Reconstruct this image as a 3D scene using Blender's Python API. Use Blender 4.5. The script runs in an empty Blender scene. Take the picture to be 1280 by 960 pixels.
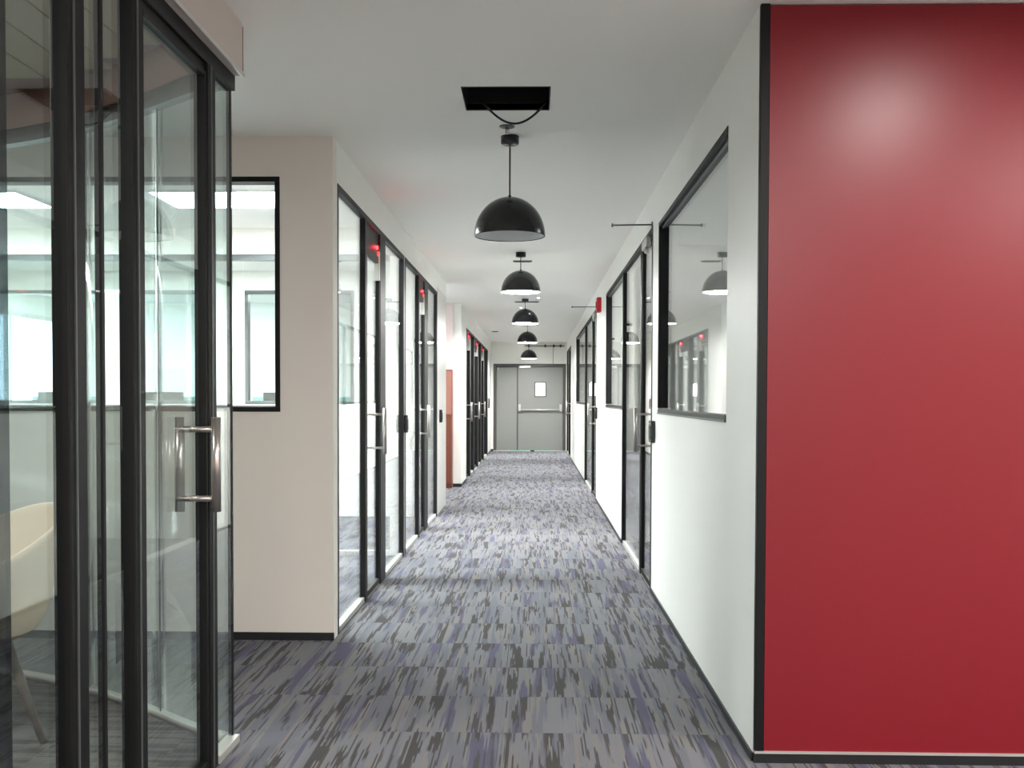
import bpy, bmesh, math, random
from mathutils import Vector, Matrix
random.seed(7)
scene = bpy.context.scene
COL = scene.collection
R = math.radians

# ------------------------------------------------------------------ camera
cd = bpy.data.cameras.new('camera'); cam = bpy.data.objects.new('camera', cd); COL.objects.link(cam)
cd.sensor_width = 36.0; cd.sensor_fit = 'HORIZONTAL'; cd.lens = 36.0 * 1250 / 1280
cd.clip_start = 0.05; cd.clip_end = 200
cam.location = (0, 0, 1.35)
YAW, PITCH, ROLL = math.atan(28 / 1250), R(1.45), R(0.17)
cam.matrix_world = Matrix.Translation((0, 0, 1.35)) @ (Matrix.Rotation(YAW, 4, 'Z') @ Matrix.Rotation(math.pi / 2 - PITCH, 4, 'X') @ Matrix.Rotation(ROLL, 4, 'Z'))
cd.shift_y = (18 + 1250 * math.tan(PITCH)) / 1280
scene.camera = cam

# ------------------------------------------------------------------ world, exposure
w = bpy.data.worlds.new('world'); scene.world = w; w.use_nodes = True
w.node_tree.nodes['Background'].inputs[0].default_value = (0.75, 0.87, 1.0, 1)
w.node_tree.nodes['Background'].inputs[1].default_value = 2.0
vs = scene.view_settings
vs.view_transform = 'Standard'; vs.look = 'None'; vs.gamma = 1.0; vs.use_curve_mapping = False
vs.exposure = 2.5
try:
    scene.cycles.transparent_max_bounces = 40
    scene.cycles.max_bounces = 14
    scene.cycles.diffuse_bounces = 6
    scene.cycles.sample_clamp_indirect = 6
except Exception:
    pass

# light levels (W/m2-ish emission strengths of the fittings)
E_PENDANT = 55.0
E_ROOM = 14.0
E_SIDE = 9.0
W_DOWN = 15.5

# ------------------------------------------------------------------ materials
MATS = {}
def lin(c):
    return tuple(((v / 255) / 12.92 if v / 255 <= 0.04045 else ((v / 255 + 0.055) / 1.055) ** 2.4) for v in c)
def mat(name, rgb, rough=0.6, metal=0.0, bump=0.0, bscale=120, spec=0.5, var=0.0, vscale=6):
    m = bpy.data.materials.new(name); m.use_nodes = True; nt = m.node_tree
    b = nt.nodes['Principled BSDF']; c = lin(rgb)
    b.inputs['Base Color'].default_value = (*c, 1)
    b.inputs['Roughness'].default_value = rough; b.inputs['Metallic'].default_value = metal
    b.inputs['Specular IOR Level'].default_value = spec
    g = nt.nodes.new('ShaderNodeNewGeometry')
    if var > 0:
        n = nt.nodes.new('ShaderNodeTexNoise'); n.inputs['Scale'].default_value = vscale; n.inputs['Detail'].default_value = 4
        nt.links.new(g.outputs['Position'], n.inputs['Vector'])
        mx = nt.nodes.new('ShaderNodeMix'); mx.data_type = 'RGBA'
        mx.inputs[6].default_value = (*[v * (1 - var) for v in c], 1); mx.inputs[7].default_value = (*[min(1, v * (1 + var)) for v in c], 1)
        nt.links.new(n.outputs['Fac'], mx.inputs[0]); nt.links.new(mx.outputs[2], b.inputs['Base Color'])
    if bump > 0:
        n2 = nt.nodes.new('ShaderNodeTexNoise'); n2.inputs['Scale'].default_value = bscale; n2.inputs['Detail'].default_value = 3
        nt.links.new(g.outputs['Position'], n2.inputs['Vector'])
        bp = nt.nodes.new('ShaderNodeBump'); bp.inputs['Strength'].default_value = bump; bp.inputs['Distance'].default_value = 0.002
        nt.links.new(n2.outputs['Fac'], bp.inputs['Height']); nt.links.new(bp.outputs['Normal'], b.inputs['Normal'])
    MATS[name] = m; return m
def emis(name, rgb, strength):
    m = bpy.data.materials.new(name); m.use_nodes = True; nt = m.node_tree; nt.nodes.clear()
    e = nt.nodes.new('ShaderNodeEmission'); o = nt.nodes.new('ShaderNodeOutputMaterial')
    e.inputs[0].default_value = (*rgb, 1); e.inputs[1].default_value = strength
    nt.links.new(e.outputs[0], o.inputs[0]); MATS[name] = m; return m
def glass(name, tint, boost=1.0):
    m = bpy.data.materials.new(name); m.use_nodes = True; nt = m.node_tree; nt.nodes.clear(); N = nt.nodes.new; L = nt.links.new
    o = N('ShaderNodeOutputMaterial'); mx = N('ShaderNodeMixShader'); t = N('ShaderNodeBsdfTransparent'); gl = N('ShaderNodeBsdfGlossy')
    t.inputs[0].default_value = (*tint, 1); gl.inputs['Roughness'].default_value = 0.0; gl.inputs[0].default_value = (1, 1, 1, 1)
    g = N('ShaderNodeNewGeometry'); mp = N('ShaderNodeMapRange'); fr = N('ShaderNodeFresnel')
    mp.inputs['To Min'].default_value = 1.5; mp.inputs['To Max'].default_value = 1 / 1.5
    L(g.outputs['Backfacing'], mp.inputs['Value']); L(mp.outputs[0], fr.inputs['IOR'])
    L(fr.outputs[0], mx.inputs[0]); L(t.outputs[0], mx.inputs[1]); L(gl.outputs[0], mx.inputs[2]); L(mx.outputs[0], o.inputs[0])
    MATS[name] = m; return m

mat('white_paint', (236, 235, 230), 0.45, bump=0.08, bscale=300)
mat('warm_paint', (230, 222, 215), 0.6, bump=0.08, bscale=300)
mat('bulkhead_paint', (196, 187, 182), 0.65)
mat('ceiling_paint', (240, 238, 233), 0.7, bump=0.05, bscale=200)
mat('mauve_paint', (158, 122, 112), 0.6)
mat('red_laminate', (126, 23, 35), 0.36, spec=0.42)
mat('black_metal', (17, 17, 18), 0.5, 0.0, spec=.25)
mat('black_gloss', (24, 25, 27), 0.12)
mat('black_base', (26, 27, 30), 0.5)
mat('grey_rail', (92, 96, 96), 0.35, 0.3)
mat('alu', (205, 205, 200), 0.35, 0.5)
mat('steel', (190, 184, 180), 0.28, 0.95)
mat('grey_panel', (205, 203, 199), 0.3)
mat('wood_brown', (105, 52, 34), 0.35, var=0.15, vscale=9)
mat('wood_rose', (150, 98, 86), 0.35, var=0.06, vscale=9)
mat('pink_light_tint', (226, 206, 204), 0.5)  # pink cast of red light on the wall, put into the colour
mat('door_grey', (126, 127, 124), 0.4)
mat('frame_grey', (74, 70, 70), 0.4)
mat('closer_silver', (190, 188, 184), 0.35, 0.6)
mat('lamp_black', (34, 35, 37), 0.22)
mat('lamp_white', (225, 228, 230), 0.35)
mat('opal', (235, 236, 236), 0.3)
mat('void_black', (8, 8, 9), 0.8)
mat('cable', (22, 22, 22), 0.5)
mat('cream', (232, 214, 186), 0.45)
mat('cream_leg', (104, 94, 84), 0.5, var=0.1)
mat('seat_brown', (150, 122, 98), 0.8, bump=0.2)
mat('fire_red', (196, 24, 34), 0.4)
mat('paper', (244, 244, 242), 0.8)
mat('tan_ceiling', (150, 142, 118), 0.6, var=0.05, vscale=14)
mat('tan_groove', (70, 62, 44), 0.8)
mat('wine_paint', (96, 52, 46), 0.5)
mat('mint_reflection', (150, 200, 180), 0.4, 0.2)  # green light reflected at the end door threshold, put into the colour
mat('teal_fabric', (110, 170, 165), 0.8, bump=0.1)
mat('desk_white', (224, 224, 222), 0.4)
mat('screen_black', (20, 22, 26), 0.15)
mat('pale_blue', (176, 200, 214), 0.5)
emis('lamp_glow', (1.0, 0.99, 0.96), E_PENDANT)
emis('panel_glow', (0.93, 0.985, 1.0), E_ROOM)
emis('side_glow', (0.93, 0.985, 1.0), E_SIDE)
emis('dim_glow', (0.93, 0.985, 1.0), 2.6)
emis('down_glow', (1.0, 0.97, 0.93), 14.0)
emis('spot_glow', (1.0, 0.99, 0.97), 12.0)
emis('led_red', (1.0, 0.012, 0.01), 7.0)
emis('vision_glow', (1.0, 1.0, 0.98), 1.2)
glass('glass', (0.965, 0.985, 0.98))
glass('dark_glass', (0.38, 0.41, 0.43))
glass('booth_glass', (0.93, 0.97, 0.965))

def carpet(name, cols, along_x=False):
    m = bpy.data.materials.new(name); m.use_nodes = True; nt = m.node_tree; N = nt.nodes.new; L = nt.links.new
    b = nt.nodes['Principled BSDF']; b.inputs['Roughness'].default_value = 0.95; b.inputs['Specular IOR Level'].default_value = 0.15
    g = N('ShaderNodeNewGeometry'); sp = N('ShaderNodeSeparateXYZ'); L(g.outputs['Position'], sp.inputs[0])
    def M(op, a, bb=None, c=None):
        n = N('ShaderNodeMath'); n.operation = op
        for i, v in enumerate((a, bb, c)):
            if v is None: continue
            if isinstance(v, (int, float)): n.inputs[i].default_value = v
            else: L(v, n.inputs[i])
        return n.outputs[0]
    X, Y = (sp.outputs[1], sp.outputs[0]) if along_x else (sp.outputs[0], sp.outputs[1])
    # tile index: the print jumps from one tile to the next
    tx = M('FLOOR', M('DIVIDE', M('SUBTRACT', X, TX0), TS)); ty = M('FLOOR', M('DIVIDE', M('SUBTRACT', Y, TY0), TS))
    cv = N('ShaderNodeCombineXYZ'); L(tx, cv.inputs[0]); L(ty, cv.inputs[1])
    wn = N('ShaderNodeTexWhiteNoise'); wn.noise_dimensions = '2D'; L(cv.outputs[0], wn.inputs['Vector'])
    toff = M('MULTIPLY', wn.outputs['Value'], 37.0)
    yarn = M('FLOOR', M('MULTIPLY', X, 150.0))
    wn2 = N('ShaderNodeTexWhiteNoise'); wn2.noise_dimensions = '1D'; L(M('ADD', yarn, toff), wn2.inputs['W'])
    def streak(xs, ys, ragged, seed, detail=1.0):
        c = N('ShaderNodeCombineXYZ')
        L(M('MULTIPLY', M('DIVIDE', yarn, 150.0), xs), c.inputs[0])
        L(M('MULTIPLY', M('ADD', Y, M('MULTIPLY', wn2.outputs['Value'], ragged)), ys), c.inputs[1])
        L(M('ADD', toff, seed), c.inputs[2])
        n = N('ShaderNodeTexNoise'); n.inputs['Scale'].default_value = 1.0; n.inputs['Detail'].default_value = detail
        L(c.outputs[0], n.inputs['Vector']); return n.outputs['Fac']
    def step(v, lo, hi):
        r = N('ShaderNodeMapRange'); r.inputs['From Min'].default_value = lo; r.inputs['From Max'].default_value = hi; L(v, r.inputs['Value']); return r.outputs[0]
    def mix(f, a, bb):
        x = N('ShaderNodeMix'); x.data_type = 'RGBA'; L(f, x.inputs[0])
        for i, v in ((6, a), (7, bb)):
            if isinstance(v, tuple): x.inputs[i].default_value = (*lin(v), 1)
            else: L(v, x.inputs[i])
        return x.outputs[2]
    base = mix(step(streak(14, 1.1, .2, 1.3), .47, .53), cols[0], cols[1])
    base = mix(step(streak(40, 1.8, .18, 4.1), .57, .60), base, cols[2])
    base = mix(step(streak(19, 1.0, .16, 9.7), .60, .64), base, cols[3])
    base = mix(step(streak(60, 1.8, .22, 6.6), .60, .63), base, cols[5])
    base = mix(step(streak(20, 1.9, .2, 15.2), .60, .63), base, cols[4])
    fine = N('ShaderNodeTexNoise'); fine.inputs['Scale'].default_value = 260; L(g.outputs['Position'], fine.inputs['Vector'])
    fm = N('ShaderNodeMix'); fm.data_type = 'RGBA'; fm.blend_type = 'MULTIPLY'; fm.inputs[0].default_value = 0.5
    L(base, fm.inputs[6]); rr = step(fine.outputs['Fac'], .1, .75); cmb = N('ShaderNodeCombineColor')
    for i in range(3): L(rr, cmb.inputs[i])
    L(cmb.outputs[0], fm.inputs[7]); L(fm.outputs[2], b.inputs['Base Color'])
    bp = N('ShaderNodeBump'); bp.inputs['Strength'].default_value = 0.4; bp.inputs['Distance'].default_value = 0.003
    L(fine.outputs['Fac'], bp.inputs['Height']); L(bp.outputs['Normal'], b.inputs['Normal'])
    MATS[name] = m
TS = 0.489; TX0 = -1.115 - 8 * 0.489; TY0 = 4.005 - 16 * 0.489
carpet('carpet', [(128, 128, 133), (116, 117, 125), (134, 130, 128), (98, 97, 117), (80, 78, 77), (86, 84, 85)])
carpet('carpet_booth', [(122, 118, 114), (112, 110, 108), (128, 122, 116), (96, 96, 98), (92, 90, 88), (100, 98, 96)], True)

# ------------------------------------------------------------------ mesh helpers
class MB:
    def __init__(s): s.v = []; s.f = []; s.sm = []
    def box(s, x0, x1, y0, y1, z0, z1):
        x0, x1 = min(x0, x1), max(x0, x1); y0, y1 = min(y0, y1), max(y0, y1); z0, z1 = min(z0, z1), max(z0, z1)
        n = len(s.v)
        s.v += [(x0, y0, z0), (x1, y0, z0), (x1, y1, z0), (x0, y1, z0), (x0, y0, z1), (x1, y0, z1), (x1, y1, z1), (x0, y1, z1)]
        for q in ((0, 3, 2, 1), (4, 5, 6, 7), (0, 1, 5, 4), (1, 2, 6, 5), (2, 3, 7, 6), (3, 0, 4, 7)):
            s.f.append(tuple(n + i for i in q)); s.sm.append(False)
        return s
    def tube(s, pts, r, seg=12, cap=True):
        pts = [Vector(p) for p in pts]; rr = r if isinstance(r, (list, tuple)) else [r] * len(pts)
        n0 = len(s.v)
        for i, p in enumerate(pts):
            d = (pts[min(i + 1, len(pts) - 1)] - pts[max(i - 1, 0)]).normalized()
            up = Vector((0, 0, 1)) if abs(d.z) < .9 else Vector((1, 0, 0))
            a = d.cross(up).normalized(); b = d.cross(a).normalized()
            for k in range(seg):
                t = 2 * math.pi * k / seg; q = p + (a * math.cos(t) + b * math.sin(t)) * rr[i]; s.v.append(tuple(q))
        for i in range(len(pts) - 1):
            for k in range(seg):
                a0 = n0 + i * seg + k; a1 = n0 + i * seg + (k + 1) % seg
                s.f.append((a0, a1, a1 + seg, a0 + seg)); s.sm.append(True)
        if cap:
            s.f.append(tuple(n0 + k for k in range(seg))[::-1]); s.sm.append(False)
            e = n0 + (len(pts) - 1) * seg; s.f.append(tuple(e + k for k in range(seg))); s.sm.append(False)
        return s
    def lathe(s, prof, cx=0, cy=0, seg=40, smooth=True):
        n0 = len(s.v)
        for (r, z) in prof:
            for k in range(seg):
                t = 2 * math.pi * k / seg; s.v.append((cx + max(r, 1e-4) * math.cos(t), cy + max(r, 1e-4) * math.sin(t), z))
        for i in range(len(prof) - 1):
            for k in range(seg):
                a0 = n0 + i * seg + k; a1 = n0 + i * seg + (k + 1) % seg
                s.f.append((a0, a1, a1 + seg, a0 + seg)); s.sm.append(smooth)
        return s
    def strip(s, pts, nrm, t, z0, z1):
        """wall following a plan polyline, thickness t along the normals"""
        n0 = len(s.v); m = len(pts)
        for (x, y), (nx, ny) in zip(pts, nrm):
            s.v += [(x, y, z0), (x, y, z1), (x + nx * t, y + ny * t, z1), (x + nx * t, y + ny * t, z0)]
        for i in range(m - 1):
            a = n0 + 4 * i; b = a + 4
            for q in range(4):
                s.f.append((a + q, a + (q + 1) % 4, b + (q + 1) % 4, b + q)); s.sm.append(q in (0, 2))
        s.f.append((n0 + 3, n0 + 2, n0 + 1, n0)); s.sm.append(False)
        e = n0 + 4 * (m - 1); s.f.append((e, e + 1, e + 2, e + 3)); s.sm.append(False)
        return s
    def build(s, name, mt, parent=None, loc=None, fix=True, bevel=0):
        me = bpy.data.meshes.new(name)
        off = Vector(loc) if loc else Vector((0, 0, 0))
        base = off
        if parent is not None and loc is None: base = wloc(parent)
        me.from_pydata([tuple(Vector(v) - base) for v in s.v], [], s.f)
        me.polygons.foreach_set('use_smooth', s.sm)
        if fix:
            bm = bmesh.new(); bm.from_mesh(me); bmesh.ops.recalc_face_normals(bm, faces=bm.faces); bm.to_mesh(me); bm.free()
        me.materials.append(MATS[mt]); me.update()
        o = bpy.data.objects.new(name, me); COL.objects.link(o)
        if parent is not None:
            o.parent = parent; o.location = base - wloc(parent)
        else: o.location = off
        if bevel:
            md = o.modifiers.new('bevel', 'BEVEL'); md.width = bevel; md.segments = 2; md.limit_method = 'ANGLE'
        return o
WL = {}
def wloc(o):
    v = Vector(o.location)
    while o.parent: o = o.parent; v = v + Vector(o.location)
    return v
def tag(o, label=None, cat=None, group=None, kind=None):
    if label: o['label'] = label
    if cat: o['category'] = cat
    if group: o['group'] = group
    if kind: o['kind'] = kind
    return o
def thing(name, loc, label, cat, group=None, kind=None):
    o = bpy.data.objects.new(name, None); COL.objects.link(o); o.location = loc; o.empty_display_size = .1
    return tag(o, label, cat, group, kind)
def struct(o, label, cat): return tag(o, label, cat, None, 'structure')
def copy_tree(o, parent=None):
    c = o.copy(); COL.objects.link(c); c.parent = parent
    for ch in [q for q in bpy.data.objects if q.parent == o]: copy_tree(ch, c)
    return c

H = 2.79
XL, XR = -1.115, 0.82          # corridor faces
XB = -1.16                     # booth front face
YR = 3.70                      # red wall
YF = 5.52                      # white end wall left of the corridor mouth
YE = 25.6                      # end of corridor

# ------------------------------------------------------------------ floor
fl = MB().box(-7.2, 4.2, -3.7, 26, -0.12, -0.012).build('floor', 'black_base')
struct(fl, 'floor slab carrying the striped carpet tiles', 'floor')
# plan curve of the curved booth glass
CTRL = [(-1.165, 3.86), (-1.37, 4.0), (-1.67, 4.25), (-2.02, 4.51), (-2.39, 4.72), (-2.95, 4.93), (-3.6, 5.06), (-4.05, 5.10)]
def catmull(P, n=6):
    P = [Vector((*p, 0)) for p in P]; P = [2 * P[0] - P[1]] + P + [2 * P[-1] - P[-2]]; out = []
    for i in range(1, len(P) - 2):
        for k in range(n):
            t = k / n; a, b, c, d = P[i - 1], P[i], P[i + 1], P[i + 2]
            q = 0.5 * ((2 * b) + (c - a) * t + (2 * a - 5 * b + 4 * c - d) * t * t + (3 * b - a - 3 * c + d) * t ** 3)
            out.append((q.x, q.y))
    out.append((P[-2].x, P[-2].y)); return out
CURVE = catmull(CTRL)
def cnorm(C):
    out = []
    for i in range(len(C)):
        a = C[max(i - 1, 0)]; b = C[min(i + 1, len(C) - 1)]
        d = Vector((b[0] - a[0], b[1] - a[1])).normalized(); out.append((-d.y, d.x) if False else (d.y, -d.x))
    return out   # outward (away from the booth)
def curve_y(x):
    for a, b in zip(CURVE, CURVE[1:]):
        if b[0] <= x <= a[0]:
            t = (x - a[0]) / (b[0] - a[0]); return a[1] + t * (b[1] - a[1])
    return None
# carpet tiles
full_me = None; G = 0.0005
rest = MB()
def add_tile(x0, x1, y0, y1):
    global full_me
    is_full = abs(x1 - x0 - TS) < 1e-4 and abs(y1 - y0 - TS) < 1e-4
    cx, cy = (x0 + x1) / 2, (y0 + y1) / 2
    if is_full and full_me:
        o = bpy.data.objects.new('carpet_tile', full_me); COL.objects.link(o); o.location = (cx, cy, 0); o.parent = fl
    else:
        o = MB().box(x0 + G, x1 - G, y0 + G, y1 - G, -0.012, 0).build('carpet_tile', 'carpet', fl, (cx, cy, 0))
        if is_full: full_me = o.data
nx = int(math.ceil((4.2 - TX0) / TS)); ny = int(math.ceil((26 - TY0) / TS))
for i in range(-5, nx):
    for j in range(ny):
        x0, x1 = TX0 + i * TS, TX0 + (i + 1) * TS; y0, y1 = TY0 + j * TS, TY0 + (j + 1) * TS
        x1 = min(x1, 4.15); x0 = max(x0, -7.15); y0 = max(y0, -3.65); y1 = min(y1, 25.9)
        if x1 <= x0 or y1 <= y0: continue
        cx, cy = (x0 + x1) / 2, (y0 + y1) / 2
        if -4.1 < x0 and x1 < XB and y1 < 3.86 : continue            # under the booth floor
        # corridor and side passage tiles the photo lets one tell apart
        if cx > XL and x0 < XR and 3.2 < y0 < 11.2:
            add_tile(x0, min(x1, XR), y0, y1)
            if x1 > XR + .02: rest.box(XR + G, x1 - G, y0 + G, y1 - G, -0.012, 0)
            continue
        if cx < XL and x0 > -3.7 and y1 > 3.9 and y0 < YF:
            if y1 > YF + .01:
                add_tile(x0, x1, y0, YF); rest.box(x0 + G, x1 - G, YF + G, y1 - G, -0.012, 0)
            else: add_tile(x0, x1, y0, y1)
            continue
        rest.box(x0 + G, x1 - G, y0 + G, y1 - G, -0.012, 0)
tag(rest.build('carpet_tile_field', 'carpet', fl), kind='stuff')
# booth floor: darker plain carpet
bf = MB(); C0 = [(x + .0, y) for x, y in CURVE]
pts = [(-4.05, -1.4), (XB, -1.4)] + C0
n0 = 0; top = [(x, y, .004) for x, y in pts]; bot = [(x, y, -.0005) for x, y in pts]
bf.v = top + bot; k = len(pts); bf.f = [tuple(range(k)), tuple(range(2 * k - 1, k - 1, -1))] + [(i, (i + 1) % k, k + (i + 1) % k, k + i) for i in range(k)]
bf.sm = [False] * len(bf.f)
tag(bf.build('booth_carpet', 'carpet_booth', fl), 'plain dark grey carpet inside the glass room')

# ------------------------------------------------------------------ ceiling with hatch hole
hx0, hx1, hy0, hy1 = -0.342, 0.066, 4.66, 5.03
ce = MB()
for a in ((-7.2, hx0, -3.7, 26), (hx1, 4.2, -3.7, 26), (hx0, hx1, -3.7, hy0), (hx0, hx1, hy1, 26)):
    ce.box(a[0], a[1], a[2], a[3], H, H + .03)
ceil = struct(ce.build('ceiling', 'ceiling_paint'), 'plain pale grey plaster ceiling over the corridor', 'ceiling')
# booth plank ceiling (boards run along the corridor)
bc = MB().box(-4.05, -1.28, -1.4, 3.87, H - .012, H - .001)
bcg = tag(bc.build('groove_backing', 'tan_groove', ceil))
px = -1.28
ii = 0
while px > -4.0:
    x1 = px; x0 = px - .178
    yy = min(curve_y(max(x0, -4.04)) or 3.8, curve_y(min(x1, -1.2)) or 3.8) - .06
    yy = min(yy, 4.42)
    MB().box(x0 + .005, x1 - .005, -1.4, yy, H - .028, H - .012).build('ceiling_board', 'tan_ceiling', ceil)
    px -= .178
q = [(x, y - .05) for x, y in CURVE]
k = len(q); sf = MB(); lo = [(x, y, H - .012) for x, y in q] + [(q[-1][0], 3.87, H - .012), (q[0][0] - .1, 3.87, H - .012)]
n_ = len(lo); sf.v = lo + [(a, b, H - .001) for a, b, c in lo]
sf.f = [tuple(range(n_)), tuple(range(2 * n_ - 1, n_ - 1, -1))] + [(i, (i + 1) % n_, n_ + (i + 1) % n_, n_ + i) for i in range(n_)]; sf.sm = [False] * len(sf.f)
tag(sf.build('soffit', 'wine_paint', ceil), 'dark wine coloured ceiling edge in the glass room')
# ------------------------------------------------------------------ walls
def wallm(name, boxes, mt, label):
    m = MB()
    for b in boxes: m.box(*b)
    return struct(m.build(name, mt), label, 'wall')
T = .12
wallm('wall_left', [
    (XL - T, XL, YF + .1, 5.64, 0, H), (XL - T, XL, 5.64, 11.43, 2.56, H), (XL - T, XL, 8.52, 8.56, 0, 2.56),
    (XL - T, XL, 11.43, 12.56, 2.62, H), (XL - T, XL - .02, 11.44, 12.56, 0, 2.62)], 'white_paint', 'white wall above the glazed office fronts left of the corridor')
wallm('wall_left_far', [
    (XL - T, XL, 15.3, 16.35, 0, H), (XL - T, XL, 16.35, 23.85, 2.5, H), (XL - T, XL, 23.85, YE, 0, H)], 'white_paint', 'white wall round the three far red lit doors on the left')
wx0, wx1, wz0, wz1 = -3.95, -1.41, 1.272, 2.57
wallm('wall_front', [
    (-7.1, wx0, YF, YF + .1, 0, H), (wx1, XL, YF, YF + .1, 0, H), (wx0, wx1, YF, YF + .1, 0, wz0), (wx0, wx1, YF, YF + .1, wz1, H)],
    'warm_paint', 'pale greige wall facing the camera with the wide window')
wallm('wall_passage', [(-7.1, XL, 15.2, 15.3, 0, H)], 'white_paint', 'white wall at the far side of the open passage')
wallm('wall_end', [(XL - T, -1.05, YE, YE + .12, 0, H), (.80, 4.1, YE, YE + .12, 0, H), (-1.05, .80, YE, YE + .12, 2.235, H)], 'white_paint', 'white wall above the grey fire door')
# right corridor wall with its openings
W1 = (4.30, 6.66); D1 = (6.99, 9.37); W2 = (9.37, 11.5); D2 = (13.3, 16.3); W3 = (16.3, 19.7); D3 = (22.6, 25.3)
rb = []
def solid(y0, y1): rb.append((XR, XR + T, y0, y1, 0, H))
def above(y0, y1, z): rb.append((XR, XR + T, y0, y1, z, H))
def below(y0, y1, z): rb.append((XR, XR + T, y0, y1, 0, z))
ZW0, ZW1 = 1.26, 2.512
solid(YR + .02, W1[0]); above(*W1, ZW1); below(*W1, ZW0); solid(W1[1], D1[0]); above(D1[0], W2[1], 2.55); below(*W2, ZW0)
solid(W2[1], D2[0]); above(D2[0], W3[1], 2.55); below(*W3, ZW0); solid(W3[1], D3[0]); above(*D3, 2.55); solid(D3[1], YE)
wallm('wall_right', rb, 'white_paint', 'white wall on the right of the corridor with windows and glass doors')
wallm('wall_red', [(XR + T, 4.1, YR + .03, YR + .13, 0, H)], 'white_paint', 'wall carrying the big red panel')
wallm('wall_rear', [(-4.2, 4.1, -3.6, -3.5, 0, H)], 'warm_paint', 'wall behind the camera')
wallm('wall_lobby_right', [(4.0, 4.1, -3.5, YR + .03, 0, H)], 'warm_paint', 'right wall of the lobby')
wallm('wall_booth_left', [(-4.2, -4.06, -3.5, 5.12, 0, H)], 'warm_paint', 'left wall of the glass meeting room')
wallm('wall_booth_rear', [(-4.06, XB - .1, -1.5, -1.4, 0, H)], 'warm_paint', 'rear wall of the glass meeting room')
wallm('wall_passage_left', [(-7.1, -7.0, 5.12, YF, 0, H), (-7.0, -4.2, 5.02, 5.12, 0, H)], 'warm_paint', 'wall closing the side passage')
# rooms on the left
wallm('wall_room_left', [(-7.1, -7.0, YF + .1, 11.9, 0, H), (-7.1, -7.0, 14.6, 15.2, 0, H), (-7.1, -7.0, 11.9, 14.6, 0, .8), (-7.1, -7.0, 11.9, 14.6, 2.5, H)], 'white_paint', 'outer wall of the left offices')
FW = [(-3.3, -2.05), (-4.55, -3.72), (-6.5, -4.9)]
rw = [(-7.0, -1.235, 11.33, 11.43, 0, 1.275), (-7.0, -1.235, 11.33, 11.43, 2.57, H), (-7.0, -6.5, 11.33, 11.43, 1.275, 2.57),
      (-4.9, -4.55, 11.33, 11.43, 1.275, 2.57), (-3.72, -3.3, 11.33, 11.43, 1.275, 2.57), (-2.05, -1.235, 11.33, 11.43, 1.275, 2.57)]
wallm('wall_office_back', rw, 'white_paint', 'white far wall of the left offices with three windows')
wallm('wall_office_divider', [(-7.0, -1.235, 8.49, 8.59, 2.57, H), (-7.0, -5.0, 8.49, 8.59, 0, 2.57)], 'white_paint', 'white wall over the glass divider between the left offices')
wallm('wall_far_room', [(-4.1, -4.0, 15.3, YE, 0, H), (-4.0, XL - T, 20.0, 20.1, 0, H), (-4.0, XL - T, YE, YE + .1, 0, H)], 'white_paint', 'walls of the far left offices')
wallm('wall_right_rooms', [(3.6, 3.7, YR + .13, YE, 0, H), (XR + T, 3.6, 9.45, 9.55, 0, H), (XR + T, 3.6, 12.4, 12.5, 0, H), (XR + T, 3.6, 20.2, 20.3, 0, H)], 'white_paint', 'walls of the offices right of the corridor')

# booth bulkheads
struct(MB().box(XB - .10, XB + .03, -1.5, 3.865, 2.59, H).build('wall_bulkhead', 'bulkhead_paint', bevel=.002), 'pale bulkhead above the black frame of the near glass room', 'wall')
o = MB().box(XB + .03, XB + .036, -1.5, 3.87, 2.584, 2.60).build('trim_1', 'alu'); struct(o, 'thin pale edge trim under the bulkhead', 'trim')
CN = cnorm(CURVE)
if CN[10][1] < 0: CN = [(-a, -b) for a, b in CN]     # outward = away from the booth (+y)
CI = [(x - n[0] * .02, y - n[1] * .02) for (x, y), n in zip(CURVE, CN)]
o = MB().strip([(x - n[0] * .05, y - n[1] * .05) for (x, y), n in zip(CURVE, CN)], CN, .10, 2.62, H).build('wall_bulkhead_curved', 'mauve_paint', fix=True)
struct(o, 'mauve bulkhead above the curved glass of the near room', 'wall')

# ------------------------------------------------------------------ baseboards
def base(name, *b):
    return struct(MB().box(*b).build(name, 'black_base'), 'thin black baseboard', 'baseboard')
o = base('baseboard_front', -7.0, XL + .004, YF - .012, YF, 0, .042); o['label'] = 'thin black baseboard under the greige wall'
m = MB()
for (a, b) in ((YR + .02, D1[0]), (W2[0], D2[0]), (W3[0], D3[0])): m.box(XR - .008, XR, a, b, 0, .03)
struct(m.build('baseboard_right', 'black_base'), 'low dark baseboard along the right corridor wall', 'baseboard')
m = MB(); m.box(XL, XL + .008, 15.2, 16.3, 0, .04); m.box(-3, XL + .008, 15.188, 15.2, 0, .05); m.box(XL, XL + .008, 23.85, YE, 0, .04); m.box(XL, -1.05, YE - .01, YE, 0, .05)
struct(m.build('baseboard_left', 'black_base'), 'black baseboard round the far left wall corner', 'baseboard')

# ------------------------------------------------------------------ red panel
rp = thing('wall_panel', (2.4, YR, 0), 'large glossy red panel filling the wall on the right', 'panel')
MB().box(XR + .035, 4.0, YR, YR + .03, .045, H - .006).build('panel_face', 'red_laminate', rp)
tag(MB().box(XR, XR + .033, YR - .004, YR + .02, .045, H).build('edge_trim', 'black_metal', rp, bevel=.002), 'black corner trim')
tag(MB().box(XR, 4.0, YR - .006, YR + .03, .036, .045).build('bottom_trim', 'alu', rp), 'thin silver bottom trim')
struct(MB().box(XR, 4.0, YR - .002, YR + .03, 0, .036).build('baseboard_red', 'black_base'), 'black baseboard under the red panel', 'baseboard')

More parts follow.
